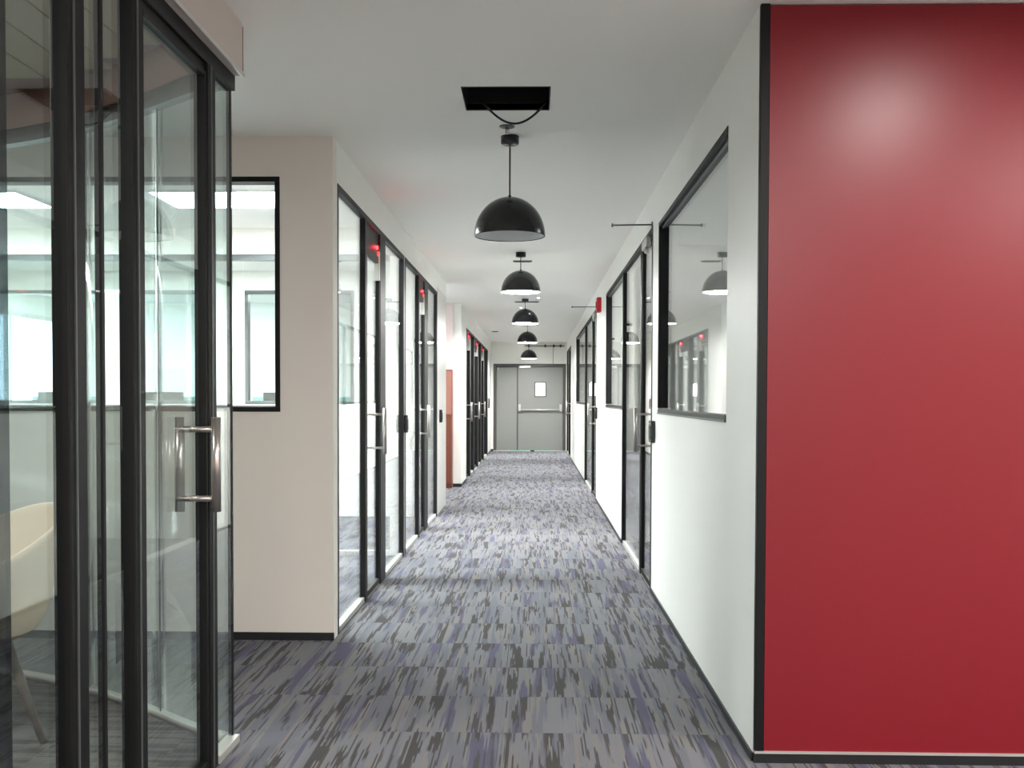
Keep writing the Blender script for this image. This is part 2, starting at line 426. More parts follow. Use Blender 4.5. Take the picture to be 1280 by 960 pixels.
# ------------------------------------------------------------------ glazed fronts
def pull_handle(leaf, x, s, y, r=.014, z0=.955, z1=1.28):
    m = MB()
    xo, xi = x - s * .085, x + s * .045
    m.tube([(xo, y, z0), (xo, y, z1)], r, 16); m.tube([(xi, y, z0), (xi, y, z1)], r, 16)
    for z in (z0 + .045, z1 - .045): m.tube([(xo, y, z), (xi, y, z)], .008, 12)
    for z in (z0 + .045, z1 - .045):
        m.tube([(x - s * .012, y, z), (x - s * .005, y, z)], .014, 12); m.tube([(x + s * .005, y, z), (x + s * .012, y, z)], .014, 12)
    return tag(m.build('pull_handle', 'steel', leaf), 'brushed steel back-to-back pull handle')
def front(name, label, xf, s, ya, yb, posts, bays, ztop, rec=.02, hy=None, gm='glass', frame_t=.035, depth=.04, channel=True, dtop=2.36, rail=.045):
    """s=-1: room lies towards -x. posts [(y0,y1)], bays [(y0,y1,'fixed'|'door')]"""
    d = thing(name, (xf, (ya + yb) / 2, 0), label, 'door', None, 'structure')
    xb = xf + s * depth; xg = xf + s * rec; xo = xf - s * .003
    MB().box(xo, xb, ya, yb, ztop - frame_t, ztop).build('head_rail', 'black_metal', d, bevel=.0015)
    for (a, b) in posts: MB().box(xo, xb, a, b, 0, ztop - frame_t).build('post', 'black_metal', d, bevel=.002)
    for (a, b, k) in bays:
        if k == 'fixed':
            MB().box(xg - .005, xg + .005, a, b, .03, ztop - frame_t).build('side_pane', gm, d)
            if channel: tag(MB().box(xf - s * -.004, xg + s * .02, a, b, 0, .032).build('floor_channel', 'alu', d), 'pale metal floor channel')
        else:
            zt = ztop - frame_t
            if dtop < zt - .02:
                MB().box(xf + s * .012, xb, a, b, dtop, zt).build('transom_box', 'black_metal', d, bevel=.002); zt = dtop
            lf = MB(); sw = .028
            lf.box(xg - .018, xg + .018, a + .003, a + sw, .012, zt - .004); lf.box(xg - .018, xg + .018, b - sw, b - .003, .012, zt - .004)
            lf.box(xg - .018, xg + .018, a + sw, b - sw, zt - rail - .004, zt - .004); lf.box(xg - .018, xg + .018, a + sw, b - sw, .012, .05)
            leaf = lf.build('door_leaf', 'black_metal', d, (xg, a, 0), bevel=.0015)
            MB().box(xg - .005, xg + .005, a + sw, b - sw, .05, zt - rail - .004).build('pane', gm, leaf)
            if hy: pull_handle(leaf, xg, s, hy)
            tag(MB().box(xf + s * .004, xg + s * .02, a, b, 0, .010).build('threshold', 'alu', d), 'pale metal threshold')
    return d
# booth (near left)
bd = thing('door_1', (XB, 3.25, 0), 'black framed glass door with steel pull handle at near left', 'door', None, 'structure')
xo, xb, xg = XB + .003, XB - .042, XB - .022
MB().box(xo, xb, -1.4, 3.86, 2.53, 2.588).build('head_rail', 'black_metal', bd, bevel=.003)
MB().box(xo - .012, xb, 2.947, 3.535, 2.502, 2.53).build('transom_rail', 'black_metal', bd, bevel=.003)
for a, b in ((2.466, 2.565), (2.87, 2.947), (3.535, 3.62)):
    MB().box(xo, xb, a, b, 0, 2.53).build('post', 'black_metal', bd, bevel=.004)
    MB().box(xo - .002, xo + .004, a + .03, a + .036, .01, 2.53).build('post_bead', 'grey_rail', bd)
tag(MB().box(xg - .008, xg + .008, 1.2, 2.210, 0.02, 2.53).build('tinted_pane', 'dark_glass', bd), 'dark tinted glass pane')
tag(MB().box(xo, xb, -1.4, 1.2, 0, 2.53).build('blank_panel', 'black_gloss', bd), 'glossy black blank panel')
for a, b in ((2.213, 2.466), (2.565, 2.69), (2.71, 2.87)):
    MB().box(xg - .006, xg + .006, a, b, .03, 2.53).build('side_pane', 'booth_glass', bd)
MB().box(xg - .010, xg + .010, 2.69, 2.71, .0, 2.53).build('mullion', 'black_metal', bd, bevel=.003)
MB().box(xg - .006, xg + .006, 3.625, 3.852, .03, 2.53).build('side_pane', 'booth_glass', bd)
tag(MB().box(xg - .009, xg + .009, 3.852, 3.858, .02, 2.53).build('corner_seal', 'black_metal', bd), 'dark seal at the glass corner')
for a, b in ((2.213, 2.466), (2.565, 2.87), (3.625, 3.87)):
    tag(MB().box(xg - .022, XB + .008, a, b, 0, .03).build('floor_channel', 'alu', bd, bevel=.002), 'pale metal floor channel')
lf = MB().box(xg - .02, xg + .02, 2.950, 2.967, .012, 2.50).box(xg - .02, xg + .02, 3.515, 3.532, .012, 2.50).box(xg - .02, xg + .02, 2.967, 3.515, 2.482, 2.50).box(xg - .02, xg + .02, 2.967, 3.515, .012, .05)
leaf = lf.build('door_leaf', 'black_metal', bd, (xg, 2.973, 0), bevel=.002)
MB().box(xg - .006, xg + .006, 2.967, 3.515, .05, 2.482).build('pane', 'booth_glass', leaf)
h = MB()
for x in (-1.10, -1.227): h.tube([(x, 3.43, .955), (x, 3.43, 1.282)], .0165, 20)
for z in (1.0, 1.24):
    h.tube([(-1.10, 3.43, z), (-1.227, 3.43, z)], .0105, 14)
    h.tube([(xg + .006, 3.43, z), (xg + .009, 3.43, z)], .013, 16); h.tube([(xg - .009, 3.43, z), (xg - .006, 3.43, z)], .013, 16)
tag(h.build('pull_handle', 'steel', leaf), 'brushed steel back-to-back pull handle')
# curved glass of the booth
cw = thing('window_1', (-2.4, 4.7, 0), 'curved frameless glass wall behind the near glass door', 'window', None, 'structure')
def sub(i0, i1): return CI[i0:i1 + 1], CN[i0:i1 + 1]
cuts = []
for xt in (-1.56, -2.02, -2.9): cuts.append(min(range(len(CURVE)), key=lambda i: abs(CURVE[i][0] - xt)))
edges = [0] + cuts + [len(CURVE) - 1]
for a, b in zip(edges, edges[1:]):
    p, n = sub(a, b); 
    if a: 
        q = Vector(p[1]) - Vector(p[0]); p = [tuple(Vector(p[0]) + q.normalized() * .004)] + p[1:]
    MB().strip(p, n, .012, .02, 2.56).build('curved_pane', 'booth_glass', cw)
for c in cuts:
    (x, y), n = CI[c], CN[c]
    MB().tube([(x + n[0] * .006, y + n[1] * .006, .02), (x + n[0] * .006, y + n[1] * .006, 2.56)], .0035, 6).build('glass_joint', 'grey_rail', cw)
MB().strip([(x - n[0] * .02, y - n[1] * .02) for (x, y), n in zip(CI[1:], CN[1:])], CN[1:], .052, 2.55, 2.62).build('top_rail', 'grey_rail', cw)
MB().strip([(x - n[0] * .014, y - n[1] * .014) for (x, y), n in zip(CI[1:], CN[1:])], CN[1:], .04, .004, .028).build('floor_channel', 'alu', cw)

# corridor left, two doors
front('door_2', 'black framed glass front with steel pull handle nearest in the left corridor wall', XL, -1, 5.64, 8.52,
      [(5.64, 5.67), (6.56, 6.64), (7.2, 7.45)], [(5.67, 6.56, 'fixed'), (6.64, 7.2, 'door'), (7.45, 8.52, 'fixed')], 2.56, hy=7.0)
front('door_3', 'black framed glass front with steel pull handle, second in the left corridor wall', XL, -1, 8.56, 11.43,
      [(8.56, 8.63), (9.59, 9.67), (10.1, 10.42), (11.36, 11.43)], [(8.63, 9.59, 'fixed'), (9.67, 10.1, 'door'), (10.42, 11.36, 'fixed')], 2.56, hy=9.9)
MB().box(XL + .003, XL - .04, 8.46, 8.52, 0, 2.52).build('post', 'black_metal', bpy.data.objects['door_2'])
front('door_4', 'narrow black framed door with red light, nearest of the far left three', XL, -1, 16.35, 18.4, [(16.35, 16.42), (17.2, 17.45), (18.33, 18.4)], [(16.42, 17.2, 'door'), (17.45, 18.33, 'fixed')], 2.5, hy=17.05, dtop=2.3, rec=.04, depth=.09)
front('door_5', 'narrow black framed door with red light, middle of the far left three', XL, -1, 18.4, 20.8, [(18.4, 18.5), (19.6, 19.85), (20.7, 20.8)], [(18.5, 19.6, 'door'), (19.85, 20.7, 'fixed')], 2.5, hy=19.4, dtop=2.3, rec=.04, depth=.09)
front('door_6', 'narrow black framed door with red light, farthest on the left', XL, -1, 20.8, 23.85, [(20.8, 20.9), (21.8, 22.1), (23.6, 23.85)], [(20.9, 21.8, 'door'), (22.1, 23.6, 'fixed')], 2.5, hy=21.6, dtop=2.3, rec=.04, depth=.09)
# corridor right
front('door_7', 'black framed glass door nearest in the right corridor wall', XR, 1, D1[0], D1[1], [(6.99, 7.05), (7.70, 7.78), (9.30, 9.37)],
      [(7.05, 7.70, 'door'), (7.78, 9.30, 'fixed')], 2.55, hy=7.48, dtop=2.50)
front('door_8', 'black framed glass door with a white notice, middle of the right corridor wall', XR, 1, D2[0], D2[1], [(13.3, 13.37), (14.2, 14.32), (16.2, 16.3)],
      [(13.37, 14.2, 'door'), (14.32, 16.2, 'fixed')], 2.55, hy=14.05, dtop=2.50)
front('door_9', 'black framed glass door at the far end of the right wall', XR, 1, D3[0], D3[1], [(22.6, 22.7), (23.7, 23.85), (25.2, 25.3)],
      [(22.7, 23.7, 'door'), (23.85, 25.2, 'fixed')], 2.55, hy=23.5, dtop=2.50)
def window_x(name, label, xf, s, y0, y1, z0, z1, ft=.03, rec=.035, near_hidden=False):
    d = thing(name, (xf, (y0 + y1) / 2, z0), label, 'window', None, 'structure')
    xo, xb, xg = xf - s * .004, xf + s * .06, xf + s * rec
    MB().box(xo, xb, y0, y1, z0, z0 + ft * .7).box(xo, xb, y0, y1, z1 - ft, z1).box(xf + s * .03, xb, y0, y0 + .03, z0 + ft, z1 - ft).box(xo, xb, y1 - ft, y1, z0 + ft, z1 - ft).build('window_frame', 'black_metal', d, bevel=.002)
    MB().box(xf + s * .016, xg - s * .006, y0 + .03, y1 - ft, z1 - ft - .012, z1 - ft).build('glazing_bead', 'grey_rail', d)
    MB().box(xo - s * .004, xf + s * .02, y0, y1, z0 - .01, z0).build('window_sill', 'grey_rail', d)
    MB().box(xg - .005, xg + .005, y0 + .03, y1 - ft, z0 + ft * .7, z1 - ft).build('pane', 'glass', d)
    return d
window_x('window_2', 'black framed window nearest in the right corridor wall', XR, 1, *W1, ZW0, ZW1)
window_x('window_3', 'black framed window beside the first right hand glass door', XR, 1, W2[0], W2[1], ZW0, 2.55)
window_x('window_4', 'small black framed window far along the right wall', XR, 1, W3[0], W3[1], ZW0, 2.55)
def window_y(name, label, yf, x0, x1, z0, z1, ft=.028, mt='black_metal'):
    d = thing(name, ((x0 + x1) / 2, yf, z0), label, 'window', None, 'structure')
    MB().box(x0, x1, yf - .004, yf + .09, z0, z0 + ft).box(x0, x1, yf - .004, yf + .09, z1 - ft, z1).box(x0, x0 + ft, yf - .004, yf + .09, z0 + ft, z1 - ft).box(x1 - ft, x1, yf - .004, yf + .09, z0 + ft, z1 - ft).build('window_frame', mt, d, bevel=.002)
    MB().box(x0 + ft, x1 - ft, yf + .045, yf + .055, z0 + ft, z1 - ft).build('pane', 'glass', d)
    return d
wf = window_y('window_5', 'wide black framed window in the greige wall facing the camera', YF, wx0, wx1, wz0, wz1)
MB().box(wx0 + .028, wx1 - .028, YF + .03, YF + .07, wz0 + .028, wz0 + .036).build('glazing_bead', 'alu', wf)
for n, (a, b) in zip((6, 7, 8), FW):
    window_y('window_%d' % n, ['grey framed window in the far office wall, right of three', 'grey framed window in the far office wall, middle of three', 'grey framed window in the far office wall, left of three'][n - 6], 11.33, a, b, 1.275, 2.57, .04, 'grey_rail')
# outer window (daylight)
ow = thing('window_9', (-7.05, 13.25, .8), 'daylight window of the open office', 'window', None, 'structure')
MB().box(-7.08, -7.0, 11.9, 14.6, .8, .86).box(-7.08, -7.0, 11.9, 14.6, 2.44, 2.5).box(-7.08, -7.0, 11.9, 11.96, .86, 2.44).box(-7.08, -7.0, 14.54, 14.6, .86, 2.44).box(-7.08, -7.0, 13.2, 13.26, .86, 2.44).build('window_frame', 'alu', ow)
MB().box(-7.05, -7.04, 11.96, 14.54, .86, 2.44).build('pane', 'glass', ow)
# glass divider between the two left offices
gd = thing('window_10', (-3.2, 8.54, 0), 'clear glass divider between the two left offices', 'window', None, 'structure')
MB().box(-5.0, -1.24, 8.51, 8.57, 2.52, 2.57).build('top_rail', 'grey_rail', gd); MB().box(-5.0, -1.24, 8.51, 8.57, 0, .04).build('floor_channel', 'alu', gd)
for a, b in ((-4.98, -3.75), (-3.74, -2.5), (-2.49, -1.24)): MB().box(a, b, 8.535, 8.545, .04, 2.52).build('pane', 'glass', gd)

# glossy pale panel at the end of the first run
gp = thing('wall_panel', (XL, 12.0, 0), 'smooth pale grey wall panel between black glass front and passage', 'panel')
MB().box(XL - .018, XL + .003, 11.445, 12.56, .01, 2.62).build('panel_face', 'grey_panel', gp, bevel=.003)
MB().box(XL - T, XL - .02, 12.562, 12.57, 0, 2.62).build('end_cap', 'grey_panel', gp)

# ------------------------------------------------------------------ brown cupboard in the passage
cb = thing('tall_cupboard', (-1.9, 15.0, 0), 'reddish brown wooden cupboard standing in the passage opening', 'cupboard')
MB().box(-2.6, -1.235, 14.96, 15.18, .0, 1.78).build('cabinet_body', 'wood_brown', cb, bevel=.006)
for a, b in ((-2.59, -1.92), (-1.91, -1.242)):
    dr = MB().box(a, b, 14.94, 14.958, .06, 1.10).build('cupboard_door', 'wood_brown', cb, bevel=.003)
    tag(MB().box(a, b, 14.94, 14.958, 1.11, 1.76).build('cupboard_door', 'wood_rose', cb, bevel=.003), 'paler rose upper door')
    MB().tube([(b - .05 if a < -2 else a + .05, 14.925, .9), (b - .05 if a < -2 else a + .05, 14.925, 1.02)], .006, 8).build('handle', 'steel', dr)
pp = MB().box(-2.6, -1.235, 15.17, 15.198, 1.78, 2.78).build('wall_panel', 'pink_light_tint', None, (-1.9, 15.18, 1.78)); tag(pp, 'wall panel above the brown cupboard, painted with the pink glow of red light', 'panel')  # panel added to carry the painted pink glow

# ------------------------------------------------------------------ end fire door
ed = thing('door_10', (-.12, YE, 0), 'grey double fire door with push bar at the corridor end', 'door', None, 'structure')
fx0, fx1, fz = -1.05, .80, 2.235
MB().box(fx0, fx0 + .07, YE - .02, YE + .12, 0, fz).box(fx1 - .07, fx1, YE - .02, YE + .12, 0, fz).box(fx0 + .07, fx1 - .07, YE - .02, YE + .12, fz - .085, fz).build('door_frame', 'frame_grey', ed, bevel=.006)
MB().box(fx0 + .01, fx1 - .01, YE + .051, YE + .11, 0, fz - .01).build('leak_backing', 'frame_grey', ed)  # slab added behind the leaves to stop outside light leaking through the gaps
l1 = MB().box(fx0 + .075, -.45, YE + .0, YE + .05, .02, fz - .09).build('door_leaf', 'door_grey', ed, bevel=.004)
l2m = MB(); vx0, vx1, vz0, vz1 = .03, .27, 1.42, 1.74
l2m.box(-.42, vx0, YE + .0, YE + .05, .02, fz - .09).box(vx1, fx1 - .075, YE, YE + .05, .02, fz - .09).box(vx0, vx1, YE, YE + .05, .02, vz0).box(vx0, vx1, YE, YE + .05, vz1, fz - .09)
l2 = l2m.build('door_leaf', 'door_grey', ed)
MB().box(-.45, -.42, YE - .012, YE + .04, .02, fz - .09).build('astragal', 'frame_grey', ed, bevel=.003)
MB().box(vx0 - .03, vx1 + .03, YE - .01, YE, vz0 - .03, vz0).box(vx0 - .03, vx1 + .03, YE - .01, YE, vz1, vz1 + .03).box(vx0 - .03, vx0, YE - .01, YE, vz0, vz1).box(vx1, vx1 + .03, YE - .01, YE, vz0, vz1).build('vision_frame', 'frame_grey', l2)
tag(MB().box(vx0, vx1, YE + .02, YE + .03, vz0, vz1).build('vision_panel', 'vision_glow', l2), 'small bright vision panel')
pb = MB(); pb.tube([(-.38, YE - .07, 1.06), (.68, YE - .07, 1.06)], .022, 12)
pb.box(-.41, -.35, YE - .09, YE, 1.02, 1.20); pb.box(.64, .70, YE - .09, YE, 1.02, 1.20)
tag(pb.build('push_bar', 'closer_silver', l2), 'silver push bar')
MB().box(-.40, -.10, YE - .05, YE, 2.13, 2.19).build('door_closer', 'closer_silver', l2, bevel=.006)
ca = MB(); ca.tube([(-.38, YE - .06, 2.17), (-.62, YE - .10, 2.16), (-.86, YE - .03, 2.16)], .009, 8); ca.build('closer_arm', 'frame_grey', l2)
MB().box(fx0, fx1, YE - .06, YE + .05, 0, .018).build('threshold', 'alu', ed)
tag(MB().box(-.62, .45, YE - .10, YE - .061, 0, .022).build('reflection_strip', 'mint_reflection', ed), 'strip painted as the pale green light reflection on the threshold')
MB().box(-.10, .0, YE - .13, YE - .101, 0, .03).build('floor_stop', 'black_metal', ed)
# small fittings above the end door
pipe = thing('pipe_run', (.25, YE - .08, 2.68), 'thin grey pipe with small clamps above the fire door', 'pipe')
MB().tube([(-.25, YE - .05, 2.69), (.76, YE - .05, 2.69)], .012, 8).build('pipe', 'grey_rail', pipe)
for x in (-.15, .27, .49, .66): MB().box(x - .022, x + .022, YE - .085, YE - .001, 2.655, 2.725).build('clamp', 'frame_grey', pipe)
for x in (.47,): MB().tube([(x, YE - .03, 2.24), (x, YE - .03, 2.68)], .006, 6).build('drop_pipe', 'grey_rail', pipe)
em = thing('emergency_light', (-.13, YE - .05, 2.35), 'small dark twin head emergency light over the fire door', 'light')
MB().box(-.17, -.09, YE - .06, YE, 2.33, 2.38).build('housing', 'frame_grey', em)
for x in (-.165, -.095): MB().tube([(x, YE - .03, 2.38), (x, YE - .06, 2.44)], [.012, .028], 10).build('lamp_head', 'frame_grey', em)

# ------------------------------------------------------------------ magnetic locks with red lights (left doors)
def maglock(y, zt, label):
    t = thing('magnetic_lock', (XL - .02, y, zt), label, 'lock', 'magnetic locks with red lights on the left doors')
    MB().box(XL - .033, XL + .004, y - .05, y - .012, zt - .25, zt - .045).build('lock_body', 'alu', t, bevel=.002)
    MB().box(XL - .033, XL + .006, y - .055, y - .008, zt - .04, zt).build('light_housing', 'black_metal', t, bevel=.003)
    tag(MB().box(XL - .024, XL - .004, y - .066, y - .0555, zt - .032, zt - .008).build('status_light', 'led_red', t), 'glowing red light')
    return t
maglock(7.19, 2.44, 'magnetic lock with red light over the nearest left corridor door')
maglock(10.09, 2.44, 'magnetic lock with red light over the second left corridor door')
maglock(17.19, 2.42, 'magnetic lock with red light over the first of the far left doors')
maglock(19.59, 2.42, 'magnetic lock with red light over the middle of the far left doors')
maglock(21.79, 2.42, 'magnetic lock with red light over the last of the far left doors')
# small red point lamps belong to the status lights of the two near locks
for y in (7.1, 10.0, 17.1, 19.5):
    ld = bpy.data.lights.new('status_glow', 'POINT'); ld.energy = 0.22; ld.color = (1, .01, .02); ld.shadow_soft_size = .01
    lo = bpy.data.objects.new('status_glow', ld); COL.objects.link(lo); lo.location = (XL - .012, y, 2.42)

# ------------------------------------------------------------------ card readers
def reader(x, s, y, z, label, hy=.045, hz=.075, th=.03):
    t = thing('card_reader', (x, y, z - hz), label, 'card reader', 'black card readers beside the glass doors')
    MB().box(x, x - s * th, y - hy, y + hy, z - hz, z + hz).build('reader_body', 'black_gloss', t, bevel=.006)
    MB().box(x - s * th, x - s * (th + .004), y - hy * .6, y + hy * .6, z - hz * .7, z + hz * .5).build('reader_face', 'screen_black', t, bevel=.001)
    MB().box(x - s * th, x - s * (th + .005), y - .012, y + .012, z + hz * .68, z + hz * .78).build('indicator', 'alu', t)
reader(XR, 1, 6.87, 1.125, 'black card reader on the white wall between nearest right window and door', hy=.075)
reader(XR, 1, 13.1, 1.16, 'black card reader beside the middle right hand glass door')
reader(XL + .003, -1, 11.72, 1.14, 'black card reader on the pale grey panel of the left wall')
reader(XL + .003, -1, 8.54, 1.13, 'black card reader between the two near left glass fronts', hy=.03)
reader(XL, -1, 24.1, 1.23, 'black card reader just beyond the far left doors', hy=.06, hz=.12)

# ------------------------------------------------------------------ right wall fittings
def rod(y, z, label, ln):
    t = thing('wall_rod', (XR, y, z), label, 'rod', 'thin rods standing out from the right wall')
    MB().tube([(XR, y, z), (XR - ln, y, z - .004)], .0055, 10).build('rod', 'grey_rail', t)
    MB().tube([(XR - ln, y, z - .004), (XR - ln - .012, y, z - .004)], .013, 12).build('end_cap', 'grey_rail', t)
    MB().tube([(XR - .008, y, z), (XR, y, z)], .022, 16).build('wall_plate', 'grey_rail', t)
rod(7.03, 2.565, 'thin grey rod standing out above the nearest right glass door', .275)
rod(13.28, 2.565, 'thin grey rod standing out above the middle right glass door', .32)
dc = thing('door_closer', (XR - .03, 7.2, 2.45), 'silver closer bracket at the head of the nearest right glass door', 'door closer')
MB().box(XR - .035, XR + .0, 7.12, 7.42, 2.435, 2.50).build('closer_body', 'closer_silver', dc, bevel=.008)
MB().tube([(XR - .02, 7.2, 2.39), (XR - .02, 7.2, 2.435)], .018, 16).build('closer_pivot', 'steel', dc)
dc2 = copy_tree(dc); dc2.location = (XR - .03, 13.5, 2.45); dc2['label'] = 'silver closer bracket at the head of the middle right glass door'
fa = thing('fire_alarm', (XR - .03, 12.45, 2.43), 'red fire alarm box high on the right corridor wall', 'alarm')
MB().box(XR - .055, XR, 12.37, 12.53, 2.42, 2.60).build('alarm_body', 'fire_red', fa, bevel=.008)
MB().tube([(XR - .055, 12.45, 2.51), (XR - .066, 12.45, 2.51)], .045, 16).build('sounder', 'fire_red', fa)
pn = MB().box(XR + .022, XR + .025, 14.75, 15.25, 1.40, 1.60).build('paper_notice', 'paper', None, (XR + .02, 15, 1.4)); tag(pn, 'white paper notice taped on the middle right glass front', 'notice')

# ------------------------------------------------------------------ pendant lamps
def pendant(y, rim, on, label, x=-.14):
    t = thing('pendant_lamp', (x, y, H), label, 'lamp', 'black dome pendant lamps down the corridor')
    Rr, KV = .195, 1.08
    MB().lathe([(0, H - .045), (.048, H - .045), (.05, H - .04), (.05, H - .002), (0, H - .002)], x, y, 28).build('canopy', 'lamp_black', t)
    top = rim + Rr * KV
    MB().tube([(x, y, top), (x, y, H - .045)], .0045, 8).build('cord', 'cable', t)
    outer = [(Rr * math.sin(a), rim + Rr * KV * math.cos(a)) for a in [R(90) * k / 14 for k in range(15)]]
    outer = outer + [(Rr, rim - .004), (Rr - .004, rim - .004)]
    inner = [((Rr - .004) * math.sin(a), rim + (Rr - .004) * KV * math.cos(a)) for a in [R(90) * (14 - k) / 14 for k in range(15)]]
    MB().lathe(outer, x, y, 48).build('lamp_shade', 'lamp_black', t, fix=False)
    tag(MB().lathe(inner, x, y, 48).build('shade_lining', 'lamp_white', t, fix=False), 'white inside of the shade')
    MB().lathe([(0, top + .012), (.008, top + .010), (.012, top - .002), (0, top - .002)], x, y, 16).build('cord_grip', 'lamp_black', t)
    if on:
        tag(MB().lathe([(0, rim - .012), (.09, rim - .010), (.165, rim - .002), (.185, rim + .012), (.17, rim + .02), (0, rim + .02)], x, y, 40).build('diffuser', 'lamp_glow', t), 'glowing white diffuser')
    else:
        MB().lathe([(0, rim + .04), (.09, rim + .045), (.15, rim + .06), (.16, rim + .07), (0, rim + .075)], x, y, 40).build('diffuser', 'opal', t)
    return t
pendant(5.53, 2.246, False, 'unlit black dome pendant lamp nearest, hanging behind the ceiling hatch')
pendant(9.9, 2.40, True, 'lit black dome pendant lamp, second from the camera')
pendant(14.5, 2.435, True, 'lit black dome pendant lamp, third from the camera')
pendant(19.2, 2.42, True, 'lit black dome pendant lamp, fourth from the camera')
pendant(23.8, 2.30, True, 'lowest hung black dome pendant lamp before the fire door')

# ------------------------------------------------------------------ ceiling things
hb = thing('ceiling_hatch', (-.138, 4.845, H), 'open black rectangular hatch in the ceiling before the nearest lamp', 'hatch')
MB().box(hx0 - .012, hx0, hy0, hy1, H + .03, H + .25).box(hx1, hx1 + .012, hy0, hy1, H + .03, H + .25).box(hx0, hx1, hy0 - .012, hy0, H + .03, H + .25).box(hx0, hx1, hy1, hy1 + .012, H + .03, H + .25).box(hx0, hx1, hy0, hy1, H + .25, H + .26).build('hatch_void', 'void_black', hb)
MB().box(hx0 - .004, hx0, hy0, hy1, H - .003, H + .03).box(hx1, hx1 + .004, hy0, hy1, H - .003, H + .03).box(hx0 - .004, hx1 + .004, hy0 - .004, hy0, H - .003, H + .03).build('hatch_edge', 'black_metal', hb)
tag(MB().box(hx0 - .004, hx1 + .004, hy1, hy1 + .004, H - .003, H + .03).build('hatch_lip', 'alu', hb), 'pale plaster edge')
cp = []
for k in range(17):
    t = k / 16; cp.append((-.268 + .328 * t, 5.00 + .015 * math.sin(t * 3), H + .04 - .112 * max(0, math.sin(math.pi * t)) ** .9))
tag(MB().tube(cp, .0055, 8).build('loose_cable', 'cable', None, (-.09, 5.0, H)), 'thin black cable sagging out of the ceiling hatch', 'cable')
def sprinkler(x, y, label):
    t = thing('sprinkler', (x, y, H), label, 'sprinkler', 'sprinkler heads in the corridor ceiling')
    MB().lathe([(0, H - .006), (.038, H - .005), (.042, H), (0, H)], x, y, 24).build('escutcheon', 'grey_rail', t)
    MB().lathe([(0, H - .04), (.011, H - .04), (.009, H - .006), (0, H - .006)], x, y, 12).build('head', 'steel', t)
sprinkler(-.15, 5.33, 'small pale sprinkler head between hatch and nearest pendant lamp')
sprinkler(-.10, 13.6, 'small pale sprinkler head before the third pendant lamp')
def vent(x, y, label, wx=.2, wy=.05):
    t = thing('ceiling_vent', (x, y, H), label, 'vent', 'thin slot vents in the corridor ceiling')
    MB().box(x - wx / 2, x + wx / 2, y - wy / 2, y + wy / 2, H - .012, H).build('vent_frame', 'grey_rail', t, bevel=.002)
    MB().box(x - wx / 2 + .015, x + wx / 2 - .015, y - .012, y + .012, H - .016, H - .012).build('vent_slot', 'black_metal', t)
vent(-.13, 10.5, 'dark slot vent behind the second pendant lamp')
vent(-.12, 14.9, 'dark slot vent behind the third pendant lamp', .36)
vent(-.85, 21.5, 'small slot vent over the far left doors', .14)
def spotl(x, y, label):
    t = thing('ceiling_spot', (x, y, H), label, 'light', 'tiny bright spots in the corridor ceiling')
    MB().lathe([(.02, H - .004), (.032, H - .006), (.036, H), (.02, H)], x, y, 20).build('trim_ring', 'lamp_white', t)
    MB().lathe([(0, H - .003), (.02, H - .003), (.02, H - .001), (0, H - .001)], x, y, 16).build('lens', 'spot_glow', t)
spotl(.05, 14.35, 'tiny bright ceiling spot right of the third pendant lamp')
spotl(-.22, 15.9, 'tiny bright ceiling spot behind the third pendant lamp')

# ------------------------------------------------------------------ room lights
def panel(x, y, label, wx=1.2, wy=.6, mt='panel_glow'):
    t = thing('ceiling_light', (x, y, H), label, 'light', 'flat light panels in the office ceilings')
    f = .02
    MB().box(x - wx / 2, x + wx / 2, y - wy / 2, y - wy / 2 + f, H - .02, H).box(x - wx / 2, x + wx / 2, y + wy / 2 - f, y + wy / 2, H - .02, H).box(x - wx / 2, x - wx / 2 + f, y - wy / 2 + f, y + wy / 2 - f, H - .02, H).box(x + wx / 2 - f, x + wx / 2, y - wy / 2 + f, y + wy / 2 - f, H - .02, H).build('panel_frame', 'lamp_white', t)
    MB().box(x - wx / 2 + f, x + wx / 2 - f, y - wy / 2 + f, y + wy / 2 - f, H - .014, H - .004).build('diffuser', mt, t)
panel(-2.1, 7.2, 'flat light panel in the first left office, nearest the corridor')
panel(-4.2, 7.2, 'flat light panel in the first left office, middle')
panel(-6.0, 7.0, 'flat light panel in the first left office, far side')
panel(-2.3, 10.0, 'flat light panel in the second left office, near the corridor')
panel(-4.6, 10.0, 'flat light panel in the second left office, far side')
panel(-3.0, 13.4, 'flat light panel over the open office, near the corridor', mt='side_glow')
panel(-5.4, 13.4, 'flat light panel over the open office, far side', mt='side_glow')
panel(-2.4, 17.8, 'flat light panel in the far left office')
panel(-2.4, 22.5, 'flat light panel in the last far left office')
panel(2.3, 6.4, 'flat light panel in the first right office', mt='dim_glow')
panel(2.2, 11.0, 'flat light panel in the second right office', mt='side_glow')
panel(2.2, 16.0, 'flat light panel in the third right office', mt='side_glow')
panel(2.2, 23.0, 'flat light panel in the last right office', mt='side_glow')
def downlight(x, y, label, e=W_DOWN, z=H):
    t = thing('downlight', (x, y, z), label, 'light', 'round downlights in the lobby ceiling')
    MB().lathe([(.06, z - .004), (.078, z - .008), (.085, z), (.06, z)], x, y, 28).build('trim_ring', 'lamp_white', t)
    MB().lathe([(0, z - .004), (.06, z - .004), (.06, z - .001), (0, z - .001)], x, y, 24).build('lens', 'down_glow', t)
    ld = bpy.data.lights.new('downlight_beam', 'AREA'); ld.shape = 'DISK'; ld.size = .18; ld.energy = e; ld.color = (1, .965, .92); ld.spread = R(178)
    lo = bpy.data.objects.new('downlight_beam', ld); COL.objects.link(lo); lo.location = (x, y, z - .012)
downlight(1.68, 2.45, 'round downlight just in front of the red panel', 5.2)
downlight(3.1, 1.2, 'unseen fill downlight at the right of the lobby')  # this and the next three are unseen, added as fill for near walls
